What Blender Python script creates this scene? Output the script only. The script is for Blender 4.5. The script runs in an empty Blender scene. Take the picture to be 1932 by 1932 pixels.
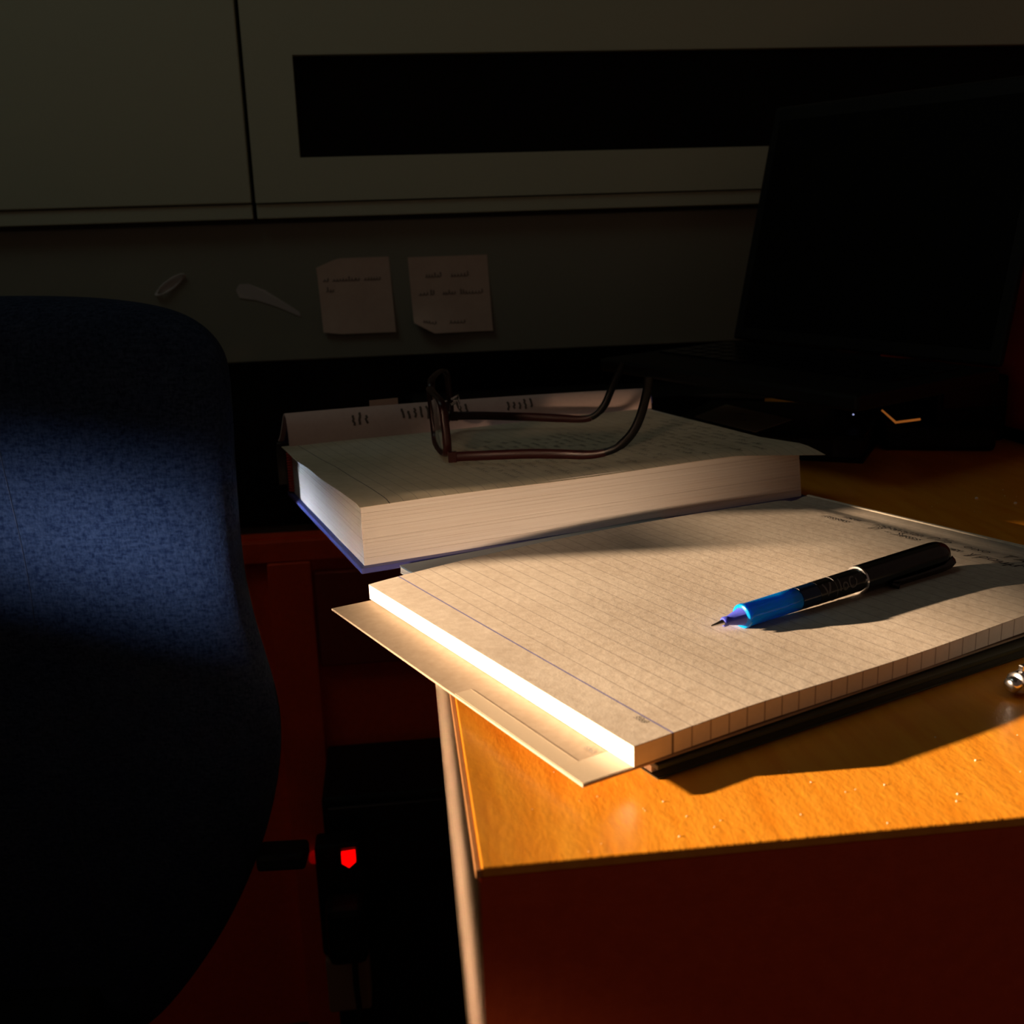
import bpy, bmesh, math, random
from mathutils import Vector, Matrix
random.seed(7)
sc = bpy.context.scene
COL = sc.collection
PI = math.pi

# ------------------------------------------------------------------ camera
cam = bpy.data.cameras.new('camera'); cam_ob = bpy.data.objects.new('camera', cam); COL.objects.link(cam_ob)
R_ = ((0.9928981, -0.05940581, 0.1030743), (-0.11432811, -0.23685698, 0.9647942), (-0.03290051, -0.96972662, -0.2419666))
CP = Vector((-0.01510336, -0.26667499, 0.17))
rt = Vector([r[0] for r in R_]).normalized(); bk = -Vector([r[2] for r in R_]).normalized(); up = bk.cross(rt).normalized()
cam_ob.matrix_world = Matrix(((rt.x, up.x, bk.x, CP.x), (rt.y, up.y, bk.y, CP.y), (rt.z, up.z, bk.z, CP.z), (0, 0, 0, 1)))
cam.sensor_width = 36; cam.lens = 36 * 2000 / 1932; cam.clip_start = 0.01
cam.dof.use_dof = True; cam.dof.focus_distance = 0.52; cam.dof.aperture_fstop = 18
sc.camera = cam_ob

# ------------------------------------------------------------------ world and lights
w = bpy.data.worlds.new('world'); sc.world = w; w.use_nodes = True
w.node_tree.nodes['Background'].inputs[0].default_value = (1.0, 0.62, 0.45, 1)
w.node_tree.nodes['Background'].inputs[1].default_value = 0.055

def aim(o, d):
    o.rotation_euler = Vector(d).to_track_quat('-Z', 'Y').to_euler()
def light(name, kind, loc, d, energy, color, **k):
    l = bpy.data.lights.new(name, kind); l.energy = energy; l.color = color
    for a, b in k.items(): setattr(l, a, b)
    o = bpy.data.objects.new(name, l); COL.objects.link(o); o.location = loc; aim(o, d); return o
# low sun coming in from the left through the unseen slot under the added blind
light('sun', 'SUN', (-2, 0, 1), (1, -0.015, -0.163), 23.0, (1.0, 0.70, 0.44), angle=math.radians(0.8))
# added narrow fill lamp from the left for chair, book end and desk side
gl_ = light('gap_daylight', 'AREA', (-0.955, -0.185, 0.046), (0.88, 0.475, -0.10), 0.34, (0.74, 0.82, 1.0), shape='RECTANGLE', size=0.54, size_y=0.045, spread=math.radians(8))
gl_.rotation_euler = (gl_.rotation_euler.to_matrix() @ Matrix.Rotation(math.radians(-11), 3, 'Z')).to_euler()
# added warm fill lamp in front of the desk, aimed at the book's fore edge
light('warm_bounce', 'AREA', (-0.42, -0.55, 0.125), (0.47, 0.88, -0.112), 0.038, (1.0, 0.66, 0.42), shape='RECTANGLE', size=0.16, size_y=0.03, spread=math.radians(8))
# added overhead fill lamp imitating faint daylight in the room
light('room_daylight', 'AREA', (-0.70, 0.20, 1.40), (0.40, 0.45, -1.0), 0.95, (0.85, 1.0, 0.88), shape='RECTANGLE', size=0.8, size_y=0.5)

sc.view_settings.view_transform = 'Standard'; sc.view_settings.look = 'None'
sc.view_settings.exposure = 0; sc.view_settings.gamma = 1; sc.view_settings.use_curve_mapping = False

# ------------------------------------------------------------------ materials
def mat(name, color, rough=0.6, metal=0.0, **k):
    m = bpy.data.materials.new(name); m.use_nodes = True
    b = m.node_tree.nodes['Principled BSDF']
    b.inputs['Base Color'].default_value = (*color, 1); b.inputs['Roughness'].default_value = rough; b.inputs['Metallic'].default_value = metal
    for a, v in k.items():
        b.inputs[a.replace('_', ' ')].default_value = v
    return m
def N(m, t, **k):
    n = m.node_tree.nodes.new(t)
    for a, v in k.items(): setattr(n, a, v)
    return n
def L(m, a, b): m.node_tree.links.new(a, b)
def BS(m): return m.node_tree.nodes['Principled BSDF']
def coords(m, scale=(1, 1, 1)):
    tc = N(m, 'ShaderNodeTexCoord'); mp = N(m, 'ShaderNodeMapping'); mp.inputs['Scale'].default_value = scale
    L(m, tc.outputs['Object'], mp.inputs['Vector']); return mp.outputs['Vector']
def noise(m, vec, scale, detail=3, rough=0.5):
    n = N(m, 'ShaderNodeTexNoise'); n.inputs['Scale'].default_value = scale; n.inputs['Detail'].default_value = detail; n.inputs['Roughness'].default_value = rough
    L(m, vec, n.inputs['Vector']); return n.outputs['Fac']
def ramp(m, fac, stops):
    r = N(m, 'ShaderNodeValToRGB'); e = r.color_ramp.elements
    while len(e) < len(stops): e.new(0.5)
    for q, (p, c) in zip(e, stops): q.position = p; q.color = (*c, 1)
    L(m, fac, r.inputs['Fac']); return r.outputs['Color']
def bump(m, h, strength=0.3, dist=0.001):
    b = N(m, 'ShaderNodeBump'); b.inputs['Strength'].default_value = strength; b.inputs['Distance'].default_value = dist
    L(m, h, b.inputs['Height']); L(m, b.outputs['Normal'], BS(m).inputs['Normal'])
def math_(m, op, a, b=None, c=None):
    n = N(m, 'ShaderNodeMath', operation=op)
    for i, v in enumerate((a, b, c)):
        if v is None: continue
        if hasattr(v, 'links') or not isinstance(v, (int, float)): L(m, v, n.inputs[i])
        else: n.inputs[i].default_value = v
    return n.outputs[0]

def wood(name, c0, c1, scale=(45, 4, 45), rough=0.38, coat=0.25, grain=1.0):
    m = mat(name, c0, rough, Coat_Weight=coat, Coat_Roughness=0.25)
    v = coords(m, scale)
    f = noise(m, v, 3.2, 6, 0.62)
    L(m, ramp(m, f, [(0.3, c0), (0.72, c1)]), BS(m).inputs['Base Color'])
    f2 = noise(m, coords(m, (1, 0.6, 1)), 420, 3, 0.6)
    bump(m, math_(m, 'ADD', f, f2), 0.35 * grain, 0.0004)
    return m
M = {}
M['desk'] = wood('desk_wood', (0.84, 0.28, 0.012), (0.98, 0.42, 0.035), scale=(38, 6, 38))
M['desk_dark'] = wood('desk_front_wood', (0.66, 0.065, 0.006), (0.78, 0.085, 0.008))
M['edge'] = wood('edge_banding', (0.56, 0.24, 0.075), (0.68, 0.31, 0.115), scale=(60, 4, 60), rough=0.7, coat=0.0)
M['red_wood'] = wood('red_brown_wood', (0.70, 0.05, 0.006), (0.82, 0.065, 0.008), rough=0.5, coat=0.1)
M['cabinet'] = mat('cabinet_lacquer', (0.36, 0.39, 0.29), 0.42)
vv = coords(M['cabinet']); bump(M['cabinet'], noise(M['cabinet'], vv, 300, 2), 0.06, 0.0005)
M['backboard'] = mat('backboard_grey', (0.19, 0.195, 0.15), 0.5)
M['black'] = mat('black_plastic', (0.004, 0.004, 0.004), 0.5, Specular_IOR_Level=0.2)
M['black_glass'] = mat('black_glass', (0.002, 0.002, 0.002), 0.35, Specular_IOR_Level=0.08)
M['black_gloss'] = mat('black_gloss_plastic', (0.003, 0.003, 0.004), 0.22)
M['dark_wood'] = wood('dark_drawer_wood', (0.22, 0.018, 0.004), (0.28, 0.022, 0.005), rough=0.6, coat=0.0)
M['floor'] = wood('floor_wood', (0.10, 0.02, 0.008), (0.14, 0.03, 0.01), scale=(4, 20, 4))
M['wall'] = mat('wall_paint', (0.30, 0.29, 0.26), 0.9)
bump(M['wall'], noise(M['wall'], coords(M['wall']), 120, 3), 0.2, 0.001)
M['blind'] = mat('blind_fabric', (0.35, 0.33, 0.30), 0.9)
M['white_metal'] = mat('white_frame', (0.7, 0.7, 0.68), 0.4)

def paper(name, c0, c1, lines=None, mott=260, rough=0.75, bs=0.25):
    m = mat(name, c0, rough); v = coords(m)
    f = noise(m, v, mott, 4, 0.65); f2 = noise(m, v, 22, 2)
    col = ramp(m, math_(m, 'MULTIPLY_ADD', f2, 0.45, math_(m, 'MULTIPLY', f, 0.6)), [(0.36, c0), (0.66, c1)])
    if lines:
        off, pitch, lw, lc, hc = lines
        tc = N(m, 'ShaderNodeTexCoord'); sx = N(m, 'ShaderNodeSeparateXYZ'); L(m, tc.outputs['Object'], sx.inputs[0])
        t = math_(m, 'DIVIDE', math_(m, 'SUBTRACT', sx.outputs['X'], off), pitch)
        fr = math_(m, 'ABSOLUTE', math_(m, 'SUBTRACT', t, math_(m, 'ROUND', t)))
        on = math_(m, 'MULTIPLY', math_(m, 'LESS_THAN', fr, lw / pitch / 2), math_(m, 'GREATER_THAN', t, 0.5))
        hd = math_(m, 'LESS_THAN', math_(m, 'ABSOLUTE', math_(m, 'SUBTRACT', sx.outputs['X'], off)), lw * 0.75)
        for msk, cc, a in ((on, lc, 0.62), (hd, hc, 0.85)):
            mx = N(m, 'ShaderNodeMix', data_type='RGBA'); mx.inputs['B'].default_value = (*cc, 1)
            L(m, math_(m, 'MULTIPLY', msk, a), mx.inputs['Factor']); L(m, col, mx.inputs['A']); col = mx.outputs['Result']
    L(m, col, BS(m).inputs['Base Color']); bump(m, math_(m, 'ADD', f, math_(m, 'MULTIPLY', f2, 0.6)), bs, 0.00025)
    return m
M['page'] = paper('ruled_page', (0.46, 0.39, 0.32), (0.60, 0.535, 0.46), (0.016, 0.0082, 0.00050, (0.24, 0.20, 0.18), (0.10, 0.11, 0.34)), bs=0.45)
M['sheet'] = paper('ruled_loose_sheet', (0.52, 0.45, 0.32), (0.62, 0.55, 0.41), (0.016, 0.0082, 0.00040, (0.22, 0.19, 0.16), (0.03, 0.03, 0.05)), mott=120)
M['page_edge'] = paper('page_edges', (0.80, 0.76, 0.68), (0.88, 0.84, 0.76), (0.016, 0.0082, 0.0006, (0.16, 0.10, 0.06), (0.07, 0.05, 0.05)))
M['cream'] = paper('cream_paper', (0.72, 0.66, 0.55), (0.80, 0.74, 0.63))
M['card'] = paper('tan_card', (0.36, 0.27, 0.19), (0.44, 0.34, 0.25))
M['pink_page'] = paper('pinkish_page', (0.60, 0.44, 0.40), (0.66, 0.50, 0.45))
M['note_pale'] = paper('pale_note', (0.80, 0.74, 0.55), (0.88, 0.82, 0.64))
M['note'] = paper('sticky_note_paper', (0.46, 0.33, 0.26), (0.52, 0.38, 0.30), mott=60)
def block_edge():
    m = mat('page_block', (0.82, 0.72, 0.6), 0.7); v = coords(m, (1.2, 1.2, 420))
    f = noise(m, v, 5.0, 4, 0.7)
    L(m, ramp(m, f, [(0.30, (0.62, 0.53, 0.46)), (0.48, (0.80, 0.75, 0.69)), (0.8, (0.88, 0.84, 0.78))]), BS(m).inputs['Base Color'])
    bump(m, f, 0.5, 0.0005); return m
M['block'] = block_edge()
M['book_cover'] = mat('blue_book_cloth', (0.07, 0.08, 0.30), 0.5)
M['book_dark'] = mat('dark_cover_cloth', (0.008, 0.008, 0.012), 0.6)
M['red_thread'] = mat('red_headband', (0.55, 0.05, 0.02), 0.6)
M['green_cover'] = mat('dark_green_cover', (0.035, 0.05, 0.03), 0.35)
M['blue_grey'] = mat('blue_grey_cover', (0.14, 0.22, 0.28), 0.45)
M['ink'] = mat('ink', (0.02, 0.02, 0.03), 0.6)
M['pencil'] = mat('faint_ink', (0.10, 0.075, 0.06), 0.7)
M['specs'] = mat('tortoise_burgundy', (0.020, 0.003, 0.003), 0.3, Specular_IOR_Level=0.3)
M['specs_tip'] = mat('black_temple_tip', (0.003, 0.003, 0.003), 0.4, Specular_IOR_Level=0.15)
M['chrome'] = mat('chrome', (0.75, 0.75, 0.78), 0.16, 1.0)
M['lens'] = mat('lens', (1, 1, 1), 0.02, Transmission_Weight=1.0, IOR=1.2)
M['blue_plastic'] = mat('blue_grip', (0.0, 0.26, 0.85), 0.18, Transmission_Weight=0.25, IOR=1.3, Subsurface_Weight=0.6, Subsurface_Scale=0.01, Subsurface_Radius=(0.05, 0.3, 1.0))
M['violet_plastic'] = mat('violet_cone', (0.06, 0.08, 0.50), 0.25, Subsurface_Weight=0.3, Subsurface_Scale=0.004, Subsurface_Radius=(0.1, 0.2, 1.0))
M['ink_window'] = mat('dark_blue_window', (0.0, 0.012, 0.05), 0.15)
M['grey_print'] = mat('grey_print', (0.10, 0.095, 0.10), 0.4)
M['tape'] = mat('tape', (0.85, 0.72, 0.55), 0.25, Alpha=0.42)
M['wall_tape'] = mat('wall_tape', (0.6, 0.55, 0.52), 0.3, Alpha=0.5)
M['grey_box'] = mat('warm_grey_plastic', (0.30, 0.17, 0.10), 0.7)
M['dust'] = mat('dust', (0.9, 0.85, 0.8), 0.8)
M['clip_metal'] = mat('brushed_orange_metal', (0.8, 0.35, 0.1), 0.3)
def emis(name, c, s):
    m = mat(name, c, 0.4); b = BS(m); b.inputs['Emission Color'].default_value = (*c, 1); b.inputs['Emission Strength'].default_value = s; return m
M['red_lamp'] = emis('red_lamp', (1, 0.0, 0.0), 1.6)
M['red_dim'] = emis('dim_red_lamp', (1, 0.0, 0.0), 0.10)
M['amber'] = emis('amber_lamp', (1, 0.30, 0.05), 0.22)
M['blue_led'] = emis('blue_led', (0.5, 0.55, 1.0), 0.8)
def fabric():
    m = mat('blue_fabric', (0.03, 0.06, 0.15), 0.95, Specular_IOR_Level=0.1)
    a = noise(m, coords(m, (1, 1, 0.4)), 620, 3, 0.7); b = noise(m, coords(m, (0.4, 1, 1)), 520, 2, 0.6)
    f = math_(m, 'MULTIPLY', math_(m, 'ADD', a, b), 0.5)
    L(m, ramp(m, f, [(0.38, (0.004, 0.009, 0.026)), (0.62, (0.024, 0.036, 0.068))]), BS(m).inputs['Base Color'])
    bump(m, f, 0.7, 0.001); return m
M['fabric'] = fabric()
M['seam'] = mat('dark_seam', (0.006, 0.012, 0.03), 0.9)

# ------------------------------------------------------------------ object helpers
def link(name, verts, faces, m, parent=None, smooth=False, bevel=0, seg=2):
    me = bpy.data.meshes.new(name); me.from_pydata([tuple(v) for v in verts], [], faces); me.update()
    bm = bmesh.new(); bm.from_mesh(me)
    bmesh.ops.recalc_face_normals(bm, faces=bm.faces)
    if bevel:
        bmesh.ops.bevel(bm, geom=[e for e in bm.edges if e.calc_face_angle(0) > 0.5], offset=bevel, segments=seg, profile=0.5, affect='EDGES')
    bm.to_mesh(me); bm.free()
    if smooth:
        for p in me.polygons: p.use_smooth = True
        try: me.set_sharp_from_angle(angle=math.radians(40))
        except Exception: pass
    ms = m if isinstance(m, (list, tuple)) else [m]
    for q in ms: me.materials.append(q)
    o = bpy.data.objects.new(name, me); COL.objects.link(o); o.parent = parent
    return o
class MB:
    def __init__(s): s.v = []; s.f = []
    def box(s, x0, x1, y0, y1, z0, z1, T=None):
        n = len(s.v)
        for z in (z0, z1):
            for x, y in ((x0, y0), (x1, y0), (x1, y1), (x0, y1)):
                p = Vector((x, y, z)); s.v.append(T @ p if T else p)
        s.f += [tuple(n + i for i in q) for q in ((0, 3, 2, 1), (4, 5, 6, 7), (0, 1, 5, 4), (1, 2, 6, 5), (2, 3, 7, 6), (3, 0, 4, 7))]
        return s
    def prism(s, poly, z0, z1):                 # polygon in xy
        n = len(s.v); k = len(poly)
        s.v += [Vector((x, y, z0)) for x, y in poly] + [Vector((x, y, z1)) for x, y in poly]
        s.f += [tuple(range(n + k - 1, n - 1, -1)), tuple(range(n + k, n + 2 * k))] + [(n + i, n + (i + 1) % k, n + k + (i + 1) % k, n + k + i) for i in range(k)]
        return s
    def tube(s, pts, rad, k=12, flat=None, upv=None, cap=True):
        pts = [Vector(p) for p in pts]; n = len(s.v); m = len(pts)
        for i, p in enumerate(pts):
            t = (pts[min(i + 1, m - 1)] - pts[max(i - 1, 0)]).normalized()
            u = Vector(upv) if upv else (Vector((0, 0, 1)) if abs(t.z) < 0.9 else Vector((1, 0, 0)))
            a = t.cross(u).normalized(); b = a.cross(t).normalized()
            r = rad[i] if isinstance(rad, (list, tuple)) else rad
            ra, rb = (r if not isinstance(r, tuple) else r[0]), (r if not isinstance(r, tuple) else r[1])
            for j in range(k):
                an = 2 * PI * j / k
                s.v.append(p + a * ra * math.cos(an) + b * rb * math.sin(an))
        for i in range(m - 1):
            for j in range(k):
                s.f.append((n + i * k + j, n + i * k + (j + 1) % k, n + (i + 1) * k + (j + 1) % k, n + (i + 1) * k + j))
        if cap: s.f += [tuple(n + j for j in range(k - 1, -1, -1)), tuple(n + (m - 1) * k + j for j in range(k))]
        return s
    def sheet(s, fn, nu, nv, thick):            # fn(s,t)->Vector top surface, thickness downwards
        n = len(s.v); W = nv + 1
        for d in (0, 1):
            for i in range(nu + 1):
                for j in range(nv + 1):
                    p = fn(i / nu, j / nv); s.v.append(p - Vector((0, 0, thick * d)))
        o = (nu + 1) * W
        for i in range(nu):
            for j in range(nv):
                a = n + i * W + j; s.f.append((a, a + W, a + W + 1, a + 1)); s.f.append((o + a, o + a + 1, o + a + W + 1, o + a + W))
        for j in range(nv):
            a = n + j; s.f.append((a, a + 1, o + a + 1, o + a)); a = n + nu * W + j; s.f.append((a + 1, a, o + a, o + a + 1))
        for i in range(nu):
            a = n + i * W; s.f.append((a + W, a, o + a, o + a + W)); a += nv; s.f.append((a, a + W, o + a + W, o + a))
        return s
    def ribbon(s, pts, wd, up=(0, 0, 1)):       # flat stroke with a little thickness; pts = [(pos, normal)] or pos
        n0 = len(s.v); P = [p if isinstance(p, tuple) else (p, Vector(up)) for p in pts]
        m = len(P)
        for i, (p, nn) in enumerate(P):
            t = (P[min(i + 1, m - 1)][0] - P[max(i - 1, 0)][0])
            t = t.normalized() if t.length > 1e-9 else Vector((1, 0, 0))
            a = t.cross(nn).normalized() * wd / 2
            s.v += [p - a, p + a]
        for i in range(m - 1):
            a = n0 + 2 * i; s.f.append((a, a + 1, a + 3, a + 2))
        return s
    def build(s, name, m, parent=None, smooth=False, bevel=0, seg=2): return link(name, s.v, s.f, m, parent, smooth, bevel, seg)

def tag(o, label, cat, group=None):
    o['label'] = label; o['category'] = cat
    if group: o['group'] = group
    return o
def thing(name, label, cat, loc=(0, 0, 0), rz=0, group=None):
    o = bpy.data.objects.new(name, None); o.empty_display_size = 0.02; COL.objects.link(o); o.location = loc; o.rotation_euler = (0, 0, rz)
    return tag(o, label, cat, group)
def struct(o): o['kind'] = 'structure'; return o

# ------------------------------------------------------------------ the room
FZ = -0.75
struct(MB().box(-1.25, 1.6, -1.6, 1.05, FZ - 0.05, FZ).build('floor', M['floor']))
struct(MB().box(-1.25, 1.6, 0.93, 1.05, FZ, 1.7).build('wall_back', M['wall']))
struct(MB().box(-1.25, 1.6, -1.6, 1.05, 1.7, 1.75).build('ceiling', M['wall']))
# unseen left wall; window slot, sill step and blind shaped to cut the sunbeam
WX0, WX1 = -1.18, -1.10
Y0, YM, Y1 = -0.42, 0.262, 0.333; ZS, ZM, ZB, ZT = 0.181, 0.222, 0.2435, 1.1
lw = MB().box(WX0, WX1, -1.6, Y0, FZ, 1.7).box(WX0, WX1, Y1, 0.93, FZ, 1.7).box(WX0, WX1, Y0, YM, FZ, ZS).box(WX0, WX1, YM, Y1, FZ, ZM).box(WX0, WX1, Y0, Y1, ZT, 1.7)
struct(lw.build('wall_left', M['wall']))
wf = MB()
wf.box(WX0 - 0.01, WX0 + 0.02, Y0, Y0 + 0.03, ZS, ZT).box(WX0 - 0.01, WX0 + 0.02, Y0, Y1, ZT - 0.03, ZT)
win = struct(wf.build('window_1', M['white_metal']))
MB().box(WX1 - 0.045, WX1 - 0.040, Y0, Y1, ZB, ZT - 0.03).build('roller_blind', M['blind'], win)
MB().tube([(WX1 - 0.0425, Y0, ZB), (WX1 - 0.0425, Y1, ZB)], 0.006, 10).build('blind_rail', M['white_metal'], win, smooth=True)

# ------------------------------------------------------------------ desk
# local axes = world axes; near left corner of the top at the origin
desk = thing('desk', 'glossy orange wooden desk whose sunlit near corner carries the notepad', 'desk', (0, 0, FZ))
def dz(z): return z - FZ
b = MB().box(0.0012, 1.25, 0.0002, 0.856, dz(-0.0035), dz(0)); b.build('desktop', M['desk'], desk, bevel=0.0006)
# pale edge banding along the left edge
MB().box(-0.0006, 0.0012, 0.0, 0.856, dz(-0.0035), dz(-0.0006)).build('edge_strip', M['edge'], desk, bevel=0.0003, seg=1)
def zb(y): return -0.179 + (y - 0.154) * 0.27
n = 24; v = []; f = []
for i in range(n + 1):
    y = 0.004 + (0.70 - 0.004) * i / n
    for x in (0.0002, 0.02):
        v += [(x, y, dz(-0.0037)), (x, y, dz(min(-0.03, zb(y))))]
for i in range(n):
    a = 4 * i; f += [(a, a + 1, a + 5, a + 4), (a + 2, a + 6, a + 7, a + 3), (a, a + 4, a + 6, a + 2), (a + 1, a + 3, a + 7, a + 5)]
f += [(0, 2, 3, 1), (4 * n, 4 * n + 1, 4 * n + 3, 4 * n + 2)]
link('side_panel', v, f, M['edge'], desk)
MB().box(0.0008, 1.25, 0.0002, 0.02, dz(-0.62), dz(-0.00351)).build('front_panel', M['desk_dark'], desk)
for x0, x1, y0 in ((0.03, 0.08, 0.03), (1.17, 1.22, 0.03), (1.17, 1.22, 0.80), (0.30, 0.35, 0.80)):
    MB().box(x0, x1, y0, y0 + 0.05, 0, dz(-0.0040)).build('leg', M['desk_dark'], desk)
# right hand wooden side of the hutch
hp = MB().box(0.497, 0.519, 0.32, 0.898, 0.0, 0.2065); o = hp.build('hutch_side', M['red_wood'], bevel=0.0012)
tag(o, 'upright red-brown wooden side board at the right end of the desk', 'panel')
o = MB().box(0.4925, 0.4968, 0.325, 0.855, 0.0005, 0.010).build('base_strip', M['black'], o)

# dust
dm = MB()
for i in range(90):
    x = random.uniform(0.01, 0.44); y = random.uniform(0.003, 0.06) if i < 60 else random.uniform(0.30, 0.44)
    if i >= 60: x = random.uniform(0.30, 0.47)
    s = random.uniform(0.00008, 0.00020); dm.box(x - s, x + s, y - s, y + s, 0.0, s * 1.6)
for x, y in ((0.376, 0.354), (0.360, 0.372)): dm.box(x - .0007, x + .0007, y - .0007, y + .0007, 0, .0010)
o = dm.build('dust', M['dust']); o['kind'] = 'stuff'; tag(o, 'pale dust specks scattered on the glossy desk top', 'dust')

# ------------------------------------------------------------------ back furniture
YC = 0.88
cab = thing('wall_cabinet', 'grey-green hanging cabinet with two doors and a long black panel', 'cabinet', (0, YC, 0))
MB().box(-0.95, 1.25, 0.022, 0.049, 0.207, 1.2).build('cabinet_body', M['black'], cab)
# left door
d = MB().box(-0.95, -0.1487, 0, 0.018, 0.2225, 1.2).build('door', M['cabinet'], cab, bevel=0.0012)
MB().box(-0.95, -0.1487, 0.003, 0.018, 0.2068, 0.2215).build('bottom_rail', M['cabinet'], d, bevel=0.001)
# right door with its opening
x0, x1, bx, bz0, bz1 = -0.1445, 1.25, -0.0965, 0.2655, 0.3625
dd = MB().box(x0, bx, 0, 0.018, 0.2225, 1.2).box(bx, x1, 0, 0.018, 0.2225, bz0).box(bx, x1, 0, 0.018, bz1, 1.2)
d = dd.build('door', M['cabinet'], cab)
MB().box(x0, x1, 0.003, 0.018, 0.2068, 0.2215).build('bottom_rail', M['cabinet'], d, bevel=0.001)
MB().box(bx, x1, 0.010, 0.017, bz0, bz1).build('black_panel', M['black_glass'], d)
bb = MB().box(-0.95, 0.4965, 0.9, 0.929, 0.060, 0.203).build('backboard', M['backboard'], bevel=0.001)
MB().box(-0.95, 0.4965, 0.922, 0.9295, -0.128, 0.0599).build('recessed_strip', M['black_glass'], bb)  # black strip painted in for the shade at the foot of the board
tag(bb, 'dark grey board behind the desk that carries the two sticky notes', 'panel')
# low wooden panelling below (behind the knee space)
lp = thing('low_cabinet', 'dark red-brown wooden unit standing low behind the chair and desk', 'cabinet', (0, 0.86, FZ))
MB().box(-0.9, 0.60, 0.018, 0.039, 0, dz(-0.13)).build('back_panel', M['red_wood'], lp)
MB().box(-0.9, 0.60, 0.006, 0.0178, dz(-0.155), dz(-0.132)).build('top_rail', M['red_wood'], lp, bevel=0.001)
MB().box(-0.165, -0.118, 0.004, 0.0178, 0.0, dz(-0.156)).build('stile', M['red_wood'], lp, bevel=0.0015)
MB().box(-0.115, 0.03, 0.006, 0.0178, dz(-0.28), dz(-0.17)).build('drawer_front', M['dark_wood'], lp, bevel=0.0015)

# computer tower and power strip
tw = thing('computer_tower', 'black computer tower standing on the floor under the desk', 'computer', (-0.03, 0.785, FZ))
MB().box(-0.085, 0.105, -0.05, 0.075, 0.0, 0.377).build('case', M['black'], tw, bevel=0.004)
MB().box(-0.08, 0.10, -0.056, -0.0502, 0.30, 0.37).build('drive_bay', M['black_gloss'], tw, bevel=0.002)
for x in (-0.07, 0.09): MB().box(x - 0.01, x + 0.01, -0.03, 0.06, -0.0001, 0.004).build('foot', M['black'], tw)
def ax(px, py, Y):   # real position on the plane y = Y that lies along the given direction from the eye
    r = rt * (px - 966) - up * (py - 966) - bk * 2000
    return CP + r * ((Y - CP.y) / r.y)
YP = 0.70
a = ax(592, 1600, YP); c = ax(690, 1885, YP)
ps = thing('power_strip', 'black power strip standing upright with one glowing red switch', 'power strip', (a.x, YP, c.z))
H = a.z - c.z; W = c.x - a.x + 0.008
MB().box(0, W, -0.0, 0.03, 0.055, H).build('housing', M['black'], ps, bevel=0.004)
MB().box(0.002, W - 0.002, -0.004, 0.03, -0.01, 0.054).build('end_block', M['grey_box'], ps, bevel=0.003)
sw = ax(658, 1619, YP - 0.004); sx, sz = sw.x - a.x, sw.z - c.z
MB().box(sx - .010, sx + .010, -0.003, -0.0001, sz - .013, sz + .012).build('switch_frame', M['black_gloss'], ps)
v = [(sx + dx, y, sz + dz_) for y in (-0.0075, -0.0031) for dx, dz_ in ((-.0068, .0075), (.0068, .0085), (.0068, -.0030), (0.0, -.0088), (-.0068, -.0035))]
link('switch', v, [(0, 1, 2, 3, 4), (9, 8, 7, 6, 5)] + [(i, 5 + i, 5 + (i + 1) % 5, (i + 1) % 5) for i in range(5)], M['red_lamp'], ps)
pg = ax(655, 1750, YP - 0.02); MB().box(pg.x - a.x - 0.02, pg.x - a.x + 0.02, -0.035, -0.0001, pg.z - c.z - 0.035, pg.z - c.z + 0.03).build('plug', M['black'], ps, bevel=0.008)
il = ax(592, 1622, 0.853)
o = MB().tube([(il.x, 0.853, il.z), (il.x, 0.8635, il.z)], 0.0055, 12).build('indicator_lamp', M['red_dim'], smooth=True)  # faintly glowing red spot that stands for the switch's reflection
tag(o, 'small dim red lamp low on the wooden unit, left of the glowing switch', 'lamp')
cb = MB().tube([(ax(668, 1800, .66).x, .664, ax(668, 1800, .66).z), (ax(672, 1860, .66).x, .66, ax(672, 1860, .66).z), (ax(700, 1960, .68).x, .67, FZ + 0.005), (0.15, 0.60, FZ + 0.005)], 0.003, 8)
tag(cb.build('power_cable', M['black'], smooth=True), 'black cable running down from the plug of the power strip', 'cable')

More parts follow.
